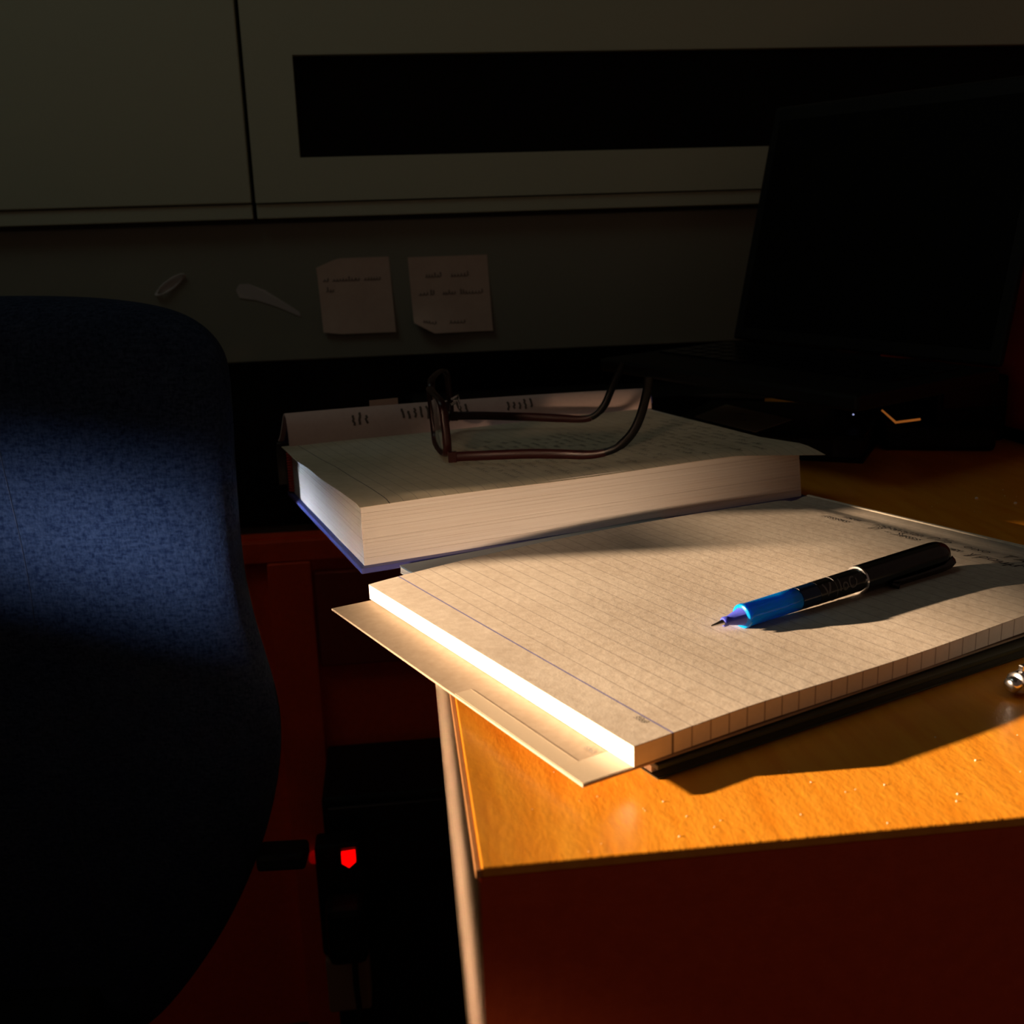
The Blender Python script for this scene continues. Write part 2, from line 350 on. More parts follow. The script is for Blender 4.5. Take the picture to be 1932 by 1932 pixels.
# ------------------------------------------------------------------ wall bits: sticky notes and tape scraps
def scribble(mb, org, dx, dy, n, size, fn=None, wd=0.0004, jitter=1.0):
    """joined-up hand of n letters starting at org, running along dx, letters up along dy"""
    pts = []; x = 0.0
    for k in range(n):
        h = random.choice((0.45, 0.5, 0.55, 0.6, 1.0)); wl = random.uniform(0.45, 0.75)
        for q in range(7):
            t = q / 7 * 2 * PI
            pts.append((x + wl * (q / 7) + 0.16 * math.sin(t), h * (0.5 - 0.5 * math.cos(t)) * random.uniform(0.8, 1.1)))
        x += wl
    P = [Vector(org) + Vector(dx) * (p[0] * size) + Vector(dy) * (p[1] * size) for p in pts]
    mb.ribbon([fn(p) for p in P] if fn else P, wd, up=Vector(dx).cross(Vector(dy)))
    return x * size
def sticky(x0, x1, z0, z1, label, curl, rows, grp, cut=0):
    t = thing('sticky_note', label, 'note', ((x0 + x1) / 2, 0.9, z1), 0, grp)
    wq, hq = (x1 - x0) / 2, z1 - z0
    def P(s, u):     # s 0..1 across, u 0..1 downwards
        yy = -0.0005 - 0.005 * u * u * (0.5 + 0.5 * s) - curl * max(0, u - 0.55) ** 2 * max(0, 1 - s * 1.3)
        zz = -hq * u + curl * 1.2 * max(0, u - 0.8) * max(0, 1 - s * 4) * (1)
        xx = -wq + 2 * wq * s + 0.003 * u
        if cut and u < 0.15: zz -= cut * max(0, 0.3 - s) * (1 - u / 0.15)
        return Vector((xx, yy, zz))
    v = []; f = []; n = 12
    for off in (0, 0.0003):
        for i in range(n + 1):
            for j in range(n + 1):
                p = P(i / n, j / n); p.y += off; v.append(p)
    Wd = n + 1; o_ = Wd * Wd
    for i in range(n):
        for j in range(n):
            a_ = i * Wd + j; f += [(a_, a_ + 1, a_ + Wd + 1, a_ + Wd), (o_ + a_, o_ + a_ + Wd, o_ + a_ + Wd + 1, o_ + a_ + 1)]
    for i in range(n):
        f += [(i * Wd, (i + 1) * Wd, o_ + (i + 1) * Wd, o_ + i * Wd), (i * Wd + n, o_ + i * Wd + n, o_ + (i + 1) * Wd + n, (i + 1) * Wd + n), (i, o_ + i, o_ + i + 1, i + 1), (n * Wd + i, n * Wd + i + 1, o_ + n * Wd + i + 1, o_ + n * Wd + i)]
    link('paper', v, f, M['note'], t, smooth=True)
    hw = MB()
    for u, starts in rows:
        for s0, cnt in starts:
            def fn(p): 
                q = P((p.x + wq) / (2 * wq), -p.z / hq); q.y -= 0.0003; return q
            scribble(hw, (-wq + 2 * wq * s0, 0, -hq * u), (1, 0, 0), (0, 0, 1), cnt, 0.0055, fn, 0.0009)
    hw.build('handwriting', M['pencil'], t)['kind'] = 'stuff'
    return t
g = 'sticky notes on the board behind the desk'
sticky(-0.090, -0.013, 0.086, 0.165, 'left sticky note with one line of writing near its top', 0.01, [(0.30, [(0.07, 2), (0.2, 8), (0.5, 2), (0.63, 6)]), (0.44, [(0.1, 3)])], g, 0.03)
sticky(0.007, 0.092, 0.083, 0.1635, 'right sticky note with curling lower left corner and three written lines', 0.05, [(0.27, [(0.2, 6), (0.52, 6)]), (0.50, [(0.1, 3), (0.24, 2), (0.40, 5), (0.62, 8)]), (0.88, [(0.12, 5), (0.45, 5)])], g)
# loop of clear tape and a longer torn strip
t = thing('tape_loop', 'small crumpled loop of clear tape stuck on the dark board above the chair', 'tape', (-0.241, 0.9, 0.144))
pts = [(0.015 * math.cos(q) , -0.003 - 0.0015 * math.sin(q * 2), 0.005 * math.sin(q) + 0.009 * math.cos(q)) for q in [i * PI / 12 for i in range(25)]]
MB().tube(pts, [(0.0022, 0.0012)] * 25, 6, cap=False).build('tape_band', M['wall_tape'], t, smooth=True)
v = [(-.012, -.001, -.008), (.004, -.001, -.004), (.014, -.001, .008), (.004, -.0012, .009), (-.008, -.001, .002)]
link('tape_film', v + [(x, y + .0006, z) for x, y, z in v], [(4, 3, 2, 1, 0), (5, 6, 7, 8, 9)] + [(i, (i + 1) % 5, 5 + (i + 1) % 5, 5 + i) for i in range(5)], M['wall_tape'], t)
t = thing('tape_strip', 'torn strip of clear tape slanting down on the dark board beside the left sticky note', 'tape', (-0.145, 0.9, 0.125))
v = [(-.030, -.0012, .011), (-.026, -.0014, .017), (-.016, -.0014, .017), (.0, -.001, .010), (.034, -.001, -.014), (.035, -.001, -.019), (.012, -.001, -.008), (-.010, -.001, .000), (-.027, -.0014, .003)]
link('tape_film', v + [(x, y + .0006, z) for x, y, z in v], [tuple(range(8, -1, -1)), tuple(range(9, 18))] + [(i, (i + 1) % 9, 9 + (i + 1) % 9, 9 + i) for i in range(9)], M['wall_tape'], t)

# ------------------------------------------------------------------ laptop and the things around it
# laptop: hinge line from HL to HR, screen faces the front left and leans back
HL = Vector((0.308, 0.72, 0.079)); HR = Vector((0.432, 0.475, 0.072))
hx = (HR - HL).normalized(); hn = Vector((-(-hx.y), -(hx.x), 0)); hn = Vector((hx.y, -hx.x, 0)).normalized()   # faces front left
lap = thing('laptop', 'open black laptop on a black riser at the back right of the desk', 'laptop', (0.37, 0.60, 0.0))
org = Vector((0.37, 0.60, 0.0))
def quadbox(name, P0, ux, uy, uz, m, parent, bev=0.003, mod=None):
    vs = []
    for c_ in (0, 1):
        for a_, b_ in ((0, 0), (1, 0), (1, 1), (0, 1)): vs.append(P0 + ux * a_ + uy * b_ + uz * c_ - org)
    return link(name, vs, [(0, 3, 2, 1), (4, 5, 6, 7), (0, 1, 5, 4), (1, 2, 6, 5), (2, 3, 7, 6), (3, 0, 4, 7)], m, parent, bevel=bev, smooth=False)
LW = (HR - HL).length
upv = Vector((0.215, 0.12, 1.0)).normalized()
lid = quadbox('lid', HL - hn * 0.004, hx * LW, upv * 0.215, hn * 0.006, M['black'], lap, 0.0025)
quadbox('screen', HL + hn * 0.0021 + hx * 0.01 + upv * 0.012, hx * (LW - 0.02), upv * 0.19, hn * 0.0004, M['black_glass'], lid, 0)
fw = Vector((-0.88, -0.47, -0.02)).normalized()
dk = quadbox('keyboard_base', HL + Vector((0, 0, -0.012)), hx * LW, fw * 0.165, Vector((0, 0, 0.011)), M['black'], lap, 0.0025)
for r_ in range(5):
    for q_ in range(14):
        P0 = HL + hx * (0.014 + q_ * (LW - 0.03) / 14) + fw * (0.025 + r_ * 0.017) + Vector((0, 0, -0.0009))
        quadbox('key', P0, hx * ((LW - 0.03) / 14 * 0.85), fw * 0.014, Vector((0, 0, 0.0014)), M['black_gloss'], dk, 0)
rs = MB().box(0.355, 0.425, 0.60, 0.66, 0.0, 0.004).box(0.375, 0.405, 0.615, 0.645, 0.0, 0.072)
o = rs.build('laptop_riser', M['black'], bevel=0.001); tag(o, 'black riser pillar holding up the open laptop', 'stand')
# dock block, black, at the foot of the wooden side board
dkx = thing('docking_station', 'black box under the laptop against the wooden side board', 'box', (0.455, 0.585, 0))
MB().box(-0.028, 0.034, -0.03, 0.12, 0.0, 0.055).build('case', M['black'], dkx, bevel=0.003)
MB().box(-0.024, 0.030, -0.0325, -0.0301, 0.030, 0.050).build('front_plate', M['black_gloss'], dkx)
# low black folder with pale note on it
fo = thing('black_folder', 'flat black folder lying under the laptop behind the thick book', 'folder', (0.315, 0.60, 0.0), math.radians(-32))
MB().box(-0.088, 0.075, -0.075, 0.09, 0.0, 0.0035).build('lower_cover', M['black'], fo, bevel=0.0008)
MB().box(-0.086, 0.072, -0.073, 0.088, 0.0036, 0.0175).build('contents', M['book_dark'], fo)
MB().box(-0.088, 0.075, -0.075, 0.09, 0.0176, 0.0215).build('upper_cover', M['black'], fo, bevel=0.0008)
cq = [ax(1310, 780, .624), ax(1370, 757, .685), ax(1495, 785, .584), ax(1425, 808, .536)]
n_ = thing('loose_note', 'pale note lying flat on the black folder right of the glasses', 'note', (0, 0, 0.0217))
link('paper', [(p.x, p.y, z) for z in (0, 0.0004) for p in cq], [(0, 1, 2, 3), (7, 6, 5, 4), (0, 4, 5, 1), (1, 5, 6, 2), (2, 6, 7, 3), (3, 7, 4, 0)], M['note_pale'], n_)
hw = MB(); 
for k, (fx, fy) in enumerate(((0.35, 0.6), (0.55, 0.35))):
    p = cq[0].lerp(cq[3], fx).lerp(cq[1].lerp(cq[2], fx), fy); scribble(hw, (p.x, p.y, 0.0006), Vector((0.7, -0.6, 0)), Vector((0.6, 0.7, 0)), 4, 0.006, wd=0.0009)
hw.build('handwriting', M['ink'], n_)['kind'] = 'stuff'
tr = thing('cable_tray', 'long black tray lying at the back of the desk behind the thick book', 'tray', (0.17, 0.785, 0))
MB().box(-0.17, 0.172, -0.058, 0.058, 0.0, 0.003).build('base', M['black'], tr, bevel=0.001)
MB().box(-0.17, 0.172, -0.058, -0.054, 0.0031, 0.026).box(-0.17, 0.172, 0.054, 0.058, 0.0031, 0.026).build('side_walls', M['black'], tr)
MB().box(-0.168, 0.170, -0.0535, 0.0535, 0.020, 0.0255).build('lid', M['black'], tr, bevel=0.001)
# black adapter by the dock: glowing blue dot, amber glow imitating a sunlit sliver
ad = thing('black_adapter', 'small black adapter with a blue point of light and an amber strip', 'adapter', (0.425, 0.545, 0.0), math.radians(-20))
MB().box(-0.045, 0.040, -0.02, 0.022, 0.0, 0.018).build('case', M['black'], ad, bevel=0.004)
T = Matrix.Rotation(math.radians(20), 4, 'Z')
def adl(p): return T @ (Vector(p) - Vector((0.425, 0.545, 0.0)))
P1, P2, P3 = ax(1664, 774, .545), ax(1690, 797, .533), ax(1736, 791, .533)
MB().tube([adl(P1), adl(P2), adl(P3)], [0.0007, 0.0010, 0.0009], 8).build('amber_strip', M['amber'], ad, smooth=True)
P4 = ax(1610, 782, .54); q = adl(P4)
MB().tube([q - Vector((0, 0, .0006)), q, q + Vector((0, 0, .0006))], [0.0003, 0.0008, 0.0003], 8, upv=(1, 0, 0)).build('blue_light', M['blue_led'], ad, smooth=True)  # small glowing blue dot

# ------------------------------------------------------------------ thick book
BA = math.atan2(0.322, 0.947)
book = thing('hardcover_book', 'thick hardcover book in blue covers lying open under the glasses', 'book', (-0.037, 0.295, 0.0), BA)
# local x along the fore edge (0..0.302), local y towards the spine; left end slightly skewed
SK = 0.058     # the left end leans by this much of y along x
def sk(x, y): return x + SK * y
def slab(x0, x1, y0, y1, z0, z1, nx=1): 
    m_ = MB(); m_.prism([(sk(x0, y0), y0), (sk(x1, y0), y0), (sk(x1, y1), y1), (sk(x0, y1), y1)], z0, z1); return m_
slab(-0.003, 0.306, -0.004, 0.213, 0.0004, 0.0036).build('back_cover', M['book_cover'], book, bevel=0.0006)
# page block: swells slightly; built of sixteen gatherings with shallow joints between them
mb = MB(); NS = 16; z0 = 0.0037; H_ = 0.0335
for k in range(NS):
    za, zc = z0 + H_ * k / NS, z0 + H_ * (k + 1) / NS - 0.00006
    j = random.uniform(-0.00025, 0.00025)
    lean = -0.0035 * (k + 0.5) / NS
    poly = [(sk(0.0, 0.0) + j * .5, j + 0.0006), (sk(0.302, 0) + j * .5 + lean, j + 0.0006), (sk(0.302, 0.204) + lean, 0.204), (sk(0.0, 0.204), 0.204)]
    mb.prism(poly, za, zc)
mb.build('page_block', M['block'], book)
# rounded spine and headband
pts = []
for i in range(13):
    a_ = -PI / 2 + PI * i / 12
    pts.append((0.2055 + 0.0075 * math.cos(a_), 0.0195 + 0.0185 * math.sin(a_)))
v = []
for x in (-0.003, 0.306):
    for (y, z) in pts: v.append((sk(x, y), y, z))
    for (y, z) in reversed(pts): v.append((sk(x, y), y - 0.0022, 0.0195 + (z - 0.0195) * 0.88))
K = 26; f = [tuple(range(K)), tuple(range(2 * K - 1, K - 1, -1))] + [(i, K + i, K + (i + 1) % K, (i + 1) % K) for i in range(K)]
link('spine', v, f, M['book_dark'], book, smooth=True)
mb = MB()
for k in range(17):
    zz = 0.0055 + k * 0.0019
    mb.tube([(sk(-0.0022, .2045), 0.2055, zz), (sk(-0.0012, .2045), 0.2000, zz + 0.0006)], [0.0011, 0.0009], 6)
mb.build('headband', M['red_thread'], book, smooth=True)
# turned-over front pages and cover arching over the spine
prof = [(0.198, .0378), (0.1985, .0440), (0.2000, .0520), (0.2030, .0580), (0.2075, .0610), (0.2120, .0600), (0.2170, .0565), (0.2240, .0500), (0.2320, .0430), (0.2390, .0385), (0.2440, .0365)]
def strip(name, prof, off, th, m, x0=0.0, x1=0.30, parent=book, sag=0.0):
    P = [Vector((y, z)) for y, z in prof]; n = len(P); A_ = []; B_ = []
    for i in range(n):
        t_ = (P[min(i + 1, n - 1)] - P[max(i - 1, 0)]).normalized(); nn = Vector((-t_.y, t_.x))
        A_.append(P[i] - nn * off); B_.append(P[i] - nn * (off + th))
    loop = A_ + B_[::-1]; v = []; f = []; NX = 24; K = len(loop)
    for q_ in range(NX + 1):
        x = x0 + (x1 - x0) * q_ / NX; s_ = 1 - sag * (q_ / NX) ** 1.5
        for p in loop: v.append((sk(x, p.x), p.x, 0.0375 + (p.y - 0.0375) * (s_ if p.y > 0.0375 else 1)))
    for q_ in range(NX):
        for i in range(K): f.append((q_ * K + i, q_ * K + (i + 1) % K, (q_ + 1) * K + (i + 1) % K, (q_ + 1) * K + i))
    f += [tuple(range(K - 1, -1, -1)), tuple(NX * K + i for i in range(K))]
    return link(name, v, f, m, parent, smooth=True)
SAG = 0.32
fl = strip('turned_pages', prof, 0.0, 0.0015, M['pink_page'], x0=-0.0015, sag=SAG)
strip('front_cover_hinge', prof[1:], 0.0016, 0.0016, M['book_cover'], x0=0.002, x1=0.302, sag=SAG)
prof2 = [(0.2440, .0345), (0.2475, .0280), (0.2490, .0150), (0.2495, .0015)]
strip('hanging_cover', prof2, 0.0, 0.0022, M['book_dark'], x0=-0.003, x1=0.304, sag=0)
# printed lines on the turned page
mb = MB()
def onprof(s_, x):
    i = min(int(s_), len(prof) - 2); t_ = s_ - i; a_, b_ = prof[i], prof[i + 1]
    y = a_[0] + (b_[0] - a_[0]) * t_; z = a_[1] + (b_[1] - a_[1]) * t_
    ss = 1 - SAG * max(0, min(1, x / 0.30)) ** 1.5
    return Vector((sk(x, y), y - 0.0002, 0.0375 + (z - 0.0375) * ss + 0.0002))
for xs, cnt in ((0.047, 3), (0.085, 8), (0.131, 2), (0.171, 5)):
    for k in range(cnt):
        x = xs + k * 0.0049; s0 = random.uniform(1.55, 1.9)
        mb.ribbon([(onprof(s0 + q_ * 0.22, x + random.uniform(-.0007, .0007)), Vector((0, -1, 0.2))) for q_ in range(random.randint(5, 8))], 0.0017)
mb.build('printed_lines', M['pencil'], fl)['kind'] = 'stuff'
MB().box(0.075, 0.097, 0.2112, 0.2120, 0.052, 0.0640).build('page_marker', M['note'], fl)

# loose ruled sheet on the open page
sh = thing('loose_ruled_sheet', 'loose ruled sheet full of faint handwriting between glasses and thick book', 'paper', (-0.037, 0.295, 0.0), BA)
def sheet_h(x, y):
    h = 0.0384
    if y < 0.006: h -= 0.0014 * ((0.006 - y) / 0.007) ** 1.3
    # rippled left border
    if x < 0.05: h += 0.0026 * math.sin(min(1, y / 0.2) * 1.0 * PI + 0.25 * math.sin(y * 60)) ** 2 * (1 - x / 0.05) ** 1.5
    h += 0.0005 * math.sin(x * 34) * math.sin(y * 30 + 1)
    return h
def shp(s_, t_):
    y = -0.0012 + 0.203 * t_; xl = -0.001 + 0.006 * t_ - 0.004 * math.sin(t_ * PI * 1.0); xr = 0.297 + 0.006 * t_
    xr += 0.012 * max(0, 1 - t_ * 5)
    if s_ > 0.5: y -= 0.012 * max(0, (s_ - 0.8) / 0.2) * max(0, 1 - t_ * 6)
    x = xl + (xr - xl) * s_
    return Vector((x, y, sheet_h(x, y)))
MB().sheet(shp, 72, 40, 0.00018).build('paper', M['sheet'], sh, smooth=True)
hw = MB()
for k in range(9, 36):
    xx = 0.016 + 0.0082 * k + 0.0008
    y = 0.205 - random.uniform(0.045, 0.1)
    if k < 11: y = 0.075
    lo = 0.012 if k % 3 else 0.05
    while y > lo:
        cnt = random.randint(2, 7)
        if xx > 0.29: break
        adv = scribble(hw, (xx, y, 0), (0, -1, 0), (1, 0, 0), cnt, 0.0042, lambda p: Vector((p.x, max(p.y, 0.003), sheet_h(p.x, max(p.y, 0.003)) + 0.00025)), 0.00038)
        y -= adv + random.uniform(0.002, 0.012)
hw.build('handwriting', M['ink'], sh)['kind'] = 'stuff'

# ------------------------------------------------------------------ glasses, upside down on the sheet
gl = thing('eyeglasses', 'burgundy-framed eyeglasses resting upside down on the thick book', 'glasses', (0.022, 0.45, 0.0405))
go = Vector((0.022, 0.45, 0.0405))
def G(x, y, z): return Vector((x, y, z)) - go
near = Vector((0.0175, 0.387, 0.0415)); far = Vector((0.0265, 0.515, 0.049))
ydir = (far - near).normalized(); zdir = Vector((-0.06, 0.02, 1)).normalized()
fwv = ydir.cross(zdir).normalized()
HL_ = 0.036
def rimpt(cx, ang, hw_, hh):
    # rounded rectangle lens outline
    c_, s_ = math.cos(ang), math.sin(ang); e = 0.38
    yy = hw_ * math.copysign(abs(c_) ** e, c_); zz = hh * math.copysign(abs(s_) ** e, s_)
    base = near + ydir * (cx + yy) + zdir * (hh + 0.0005 + zz)
    bow = 0.011 * (((cx + yy - 0.064) / 0.064) ** 2 - 1)
    return base + Vector((1, 0, 0)) * bow - go
for cx in (0.0315, 0.0985):
    pts = [rimpt(cx, 2 * PI * i / 40, 0.027, 0.0185) for i in range(41)]
    r = MB().tube(pts, [(0.0013, 0.0027)] * 41, 8, upv=(1, 0, 0), cap=False).build('rim', M['specs'], gl, smooth=True)
    inn = [rimpt(cx, 2 * PI * i / 40, 0.0262, 0.0177) for i in range(40)]
    cen = sum(inn, Vector()) / 40 - Vector((0.0012, 0, 0)); nrm = Vector((0.0007, 0, 0))
    v = [p - nrm for p in inn] + [p + nrm for p in inn] + [cen - nrm, cen + nrm]
    f = [(i, (i + 1) % 40, 80) for i in range(40)] + [(40 + (i + 1) % 40, 40 + i, 81) for i in range(40)] + [(i, 40 + i, 40 + (i + 1) % 40, (i + 1) % 40) for i in range(40)]
    link('lens', v, f, M['lens'], r, smooth=True)
br = [near + ydir * (0.0585 + 0.013 * t_) + zdir * (0.022 - 0.003 * math.sin(PI * t_)) - Vector((0.0008, 0, 0)) - go for t_ in [i / 8 for i in range(9)]]
MB().tube(br, [(0.0017, 0.0022)] * 9, 8).build('bridge', M['specs'], gl, smooth=True)
for c_ in (0.056, 0.074):
    p = near + ydir * c_ + zdir * 0.024 - go
    MB().tube([p + Vector((0.002, 0, 0)), p + Vector((0.006, 0, 0.002)), p + Vector((0.0075, 0, -0.003))], [0.0008, 0.0018, 0.0010], 8).build('nose_pad', M['lens'], gl, smooth=True)
def smooth_path(P, n=6):
    P = [Vector(p) for p in P]; out = []
    for i in range(len(P) - 1):
        p0, p1, p2, p3 = P[max(i - 1, 0)], P[i], P[i + 1], P[min(i + 2, len(P) - 1)]
        for k in range(n):
            t = k / n
            out.append(0.5 * ((2 * p1) + (p2 - p0) * t + (2 * p0 - 5 * p1 + 4 * p2 - p3) * t * t + (3 * p1 - p0 - 3 * p2 + p3) * t ** 3))
    out.append(P[-1]); return out
tA = [(.0190, .3865, .0440), (.034, .385, .0442), (.066, .380, .0446), (.085, .3765, .0440), (.102, .372, .0435), (.112, .3695, .0450), (.120, .367, .0485), (.1275, .364, .0565), (.1325, .362, .067), (.1362, .360, .082), (.137, .358, .092)]
tB = [(.0285, .5145, .0500), (.045, .511, .0500), (.083, .505, .0480), (.105, .501, .0465), (.122, .498, .0455), (.130, .4965, .048), (.137, .4955, .055), (.142, .495, .066), (.147, .493, .078), (.150, .492, .086)]
for path, hh in ((tA, 0.0031), (tB, 0.0031)):
    pts = smooth_path([Vector(p) - go for p in path], 5); m_ = len(pts); cut = int(m_ * 0.5)
    rad = [(0.0012, hh * (1.0 - 0.22 * min(1, max(0, (i / m_ - 0.3) / 0.2))) + 0.0004 * (i / m_ > 0.6)) for i in range(m_)]
    tm = MB().tube(pts[:cut + 1], rad[:cut + 1], 12, upv=(0, 1, 0) if False else None).build('temple', M['specs'], gl, smooth=True)
    # the bend turns upward: orient the flat section by the horizontal y axis
    mb = MB(); n0 = 0; k = 12; PP = pts[cut:]; RR = rad[cut:]
    for i, p in enumerate(PP):
        t_ = (PP[min(i + 1, len(PP) - 1)] - PP[max(i - 1, 0)]).normalized(); a_ = Vector((0.1, 1, 0)); a_ = (a_ - t_ * a_.dot(t_)).normalized(); b_ = a_.cross(t_)
        for j in range(k):
            an = 2 * PI * j / k; mb.v.append(p + a_ * RR[i][0] * math.cos(an) + b_ * RR[i][1] * math.sin(an))
    for i in range(len(PP) - 1):
        for j in range(k): mb.f.append((i * k + j, i * k + (j + 1) % k, (i + 1) * k + (j + 1) % k, (i + 1) * k + j))
    mb.f += [tuple(range(k - 1, -1, -1)), tuple((len(PP) - 1) * k + j for j in range(k))]
    mb.build('temple_tip', M['specs_tip'], tm, smooth=True)
    hp_ = pts[0]
    MB().box(hp_.x - 0.0035, hp_.x + 0.002, hp_.y - 0.0017, hp_.y + 0.0017, hp_.z - 0.0034, hp_.z + 0.0034).build('hinge', M['specs'], tm, bevel=0.0004)

# ------------------------------------------------------------------ second notebook under the pad
ln = thing('dark_notebook', 'thin notebook in a dark green cover lying under the ruled notepad', 'notebook', (0.0625, 0.0405, 0.0), math.atan2(0.395, 0.919))
MB().box(0.0004, 0.289, 0.0040, 0.158, 0.0010, 0.0034).build('pages', M['cream'], ln)
MB().box(0.0, 0.29, 0.0, 0.16, 0.0001, 0.0009).build('back_cover', M['green_cover'], ln, bevel=0.0002, seg=1)
MB().box(0.0, 0.29, 0.0, 0.16, 0.0035, 0.0052).build('front_cover', M['green_cover'], ln, bevel=0.0002, seg=1)
bo = thing('booklet', 'blue-grey booklet whose corner peeks out between the notepad and the thick book', 'booklet', (0.0625, 0.0405, 0.0), math.atan2(0.395, 0.919))
MB().box(0.0242, 0.199, 0.1645, 0.2595, 0.0008, 0.0038).build('pages', M['cream'], bo)
MB().box(0.0240, 0.200, 0.1640, 0.2600, 0.0001, 0.0007).build('back_cover', M['cream'], bo, bevel=0.0002, seg=1)
MB().box(0.0240, 0.200, 0.1640, 0.2600, 0.0039, 0.0047).build('front_cover', M['blue_grey'], bo, bevel=0.0002, seg=1)

# ------------------------------------------------------------------ ruled notepad
PA = math.atan2(0.417, 0.909)
pad = thing('ruled_notepad', 'ruled notepad with a few handwritten lines lying under the blue pen', 'notepad', (0.054, 0.038, 0.0), PA)
PL, PW, PT = 0.297, 0.209, 0.014
def pad_h(x, y):
    u = max(0, min(1, x / PL)); t = max(0, min(1, y / PW))
    h = PT + 0.0040 * math.sin(PI * min(1, u * 1.05) ** 0.85) * t ** 1.6
    h += 0.0006 * math.sin(PI * u) * (1 - t)
    h -= 0.0016 * math.exp(-((x - 0.284) / 0.006) ** 2) * (0.3 + 0.7 * t)
    h += 0.0007 * math.sin(x * 2 * PI / 0.19 + 0.4) * (1 - t) * min(1, x / 0.05)
    return h
NX, NY = 60, 30
mb = MB()
for i in range(NX + 1):
    for j in range(NY + 1):
        x, y = PL * i / NX, PW * j / NY; mb.v.append(Vector((x, y, pad_h(x, y))))
Wd = NY + 1; o_ = len(mb.v)
for i in range(NX):
    for j in range(NY): a_ = i * Wd + j; mb.f.append((a_, a_ + Wd, a_ + Wd + 1, a_ + 1))
mb_top = mb
zbot = 0.0068
eb = MB()
def rim_quads(seq):
    n0 = len(eb.v); 
    for (x, y) in seq: eb.v += [Vector((x, y, pad_h(x, y) - 0.00012)), Vector((x, y, zbot + max(0, pad_h(x, y) - PT) * 0.8))]
    for i in range(len(seq)):
        a_ = n0 + 2 * i; b_ = n0 + 2 * ((i + 1) % len(seq)); eb.f.append((a_, a_ + 1, b_ + 1, b_))
seq = [(PL * i / NX, 0) for i in range(NX)] + [(PL, PW * j / NY) for j in range(NY)] + [(PL * i / NX, PW) for i in range(NX, 0, -1)] + [(0, PW * j / NY) for j in range(NY, 0, -1)]
rim_quads(seq)
# close the stack top and bottom
eb.f.append(tuple(2 * i + 1 for i in reversed(range(len(seq)))))
eb.build('page_stack', M['page_edge'], pad)
tp = MB(); tp.sheet(lambda s_, t_: Vector((PL * s_ + 0.0002 * (s_ - .5), PW * t_, pad_h(PL * s_, PW * t_) + 0.00012)), NX, NY, 0.0001)
tp.build('top_page', M['page'], pad, smooth=True)
# cardboard back and the stub of a turned sheet that stick out to the left
st = MB().prism([(-0.0200, 0.0), (0.295, 0.0), (0.295, 0.2075), (-0.0205, 0.2075)], 0.0056, 0.0066)
bkc = st.build('backing_card', M['card'], pad, bevel=0.0002, seg=1)
cn = MB().prism([(-0.0196, 0.0006), (-0.0003, 0.0006), (-0.0003, 0.0135), (-0.0196, 0.0135)], 0.00665, 0.00685); cn.build('corner_tape', M['tape'], pad)
cn = MB().prism([(-0.0196, 0.0136), (-0.0125, 0.0136), (-0.0125, 0.085), (-0.0196, 0.085)], 0.00665, 0.0068); cn.build('edge_tape', M['tape'], pad)
sp = MB().box(PL - 0.0012, PL + 0.0006, 0.0, PW, 0.0068, PT + 0.0006); sp.build('binding_strip', M['cream'], pad)

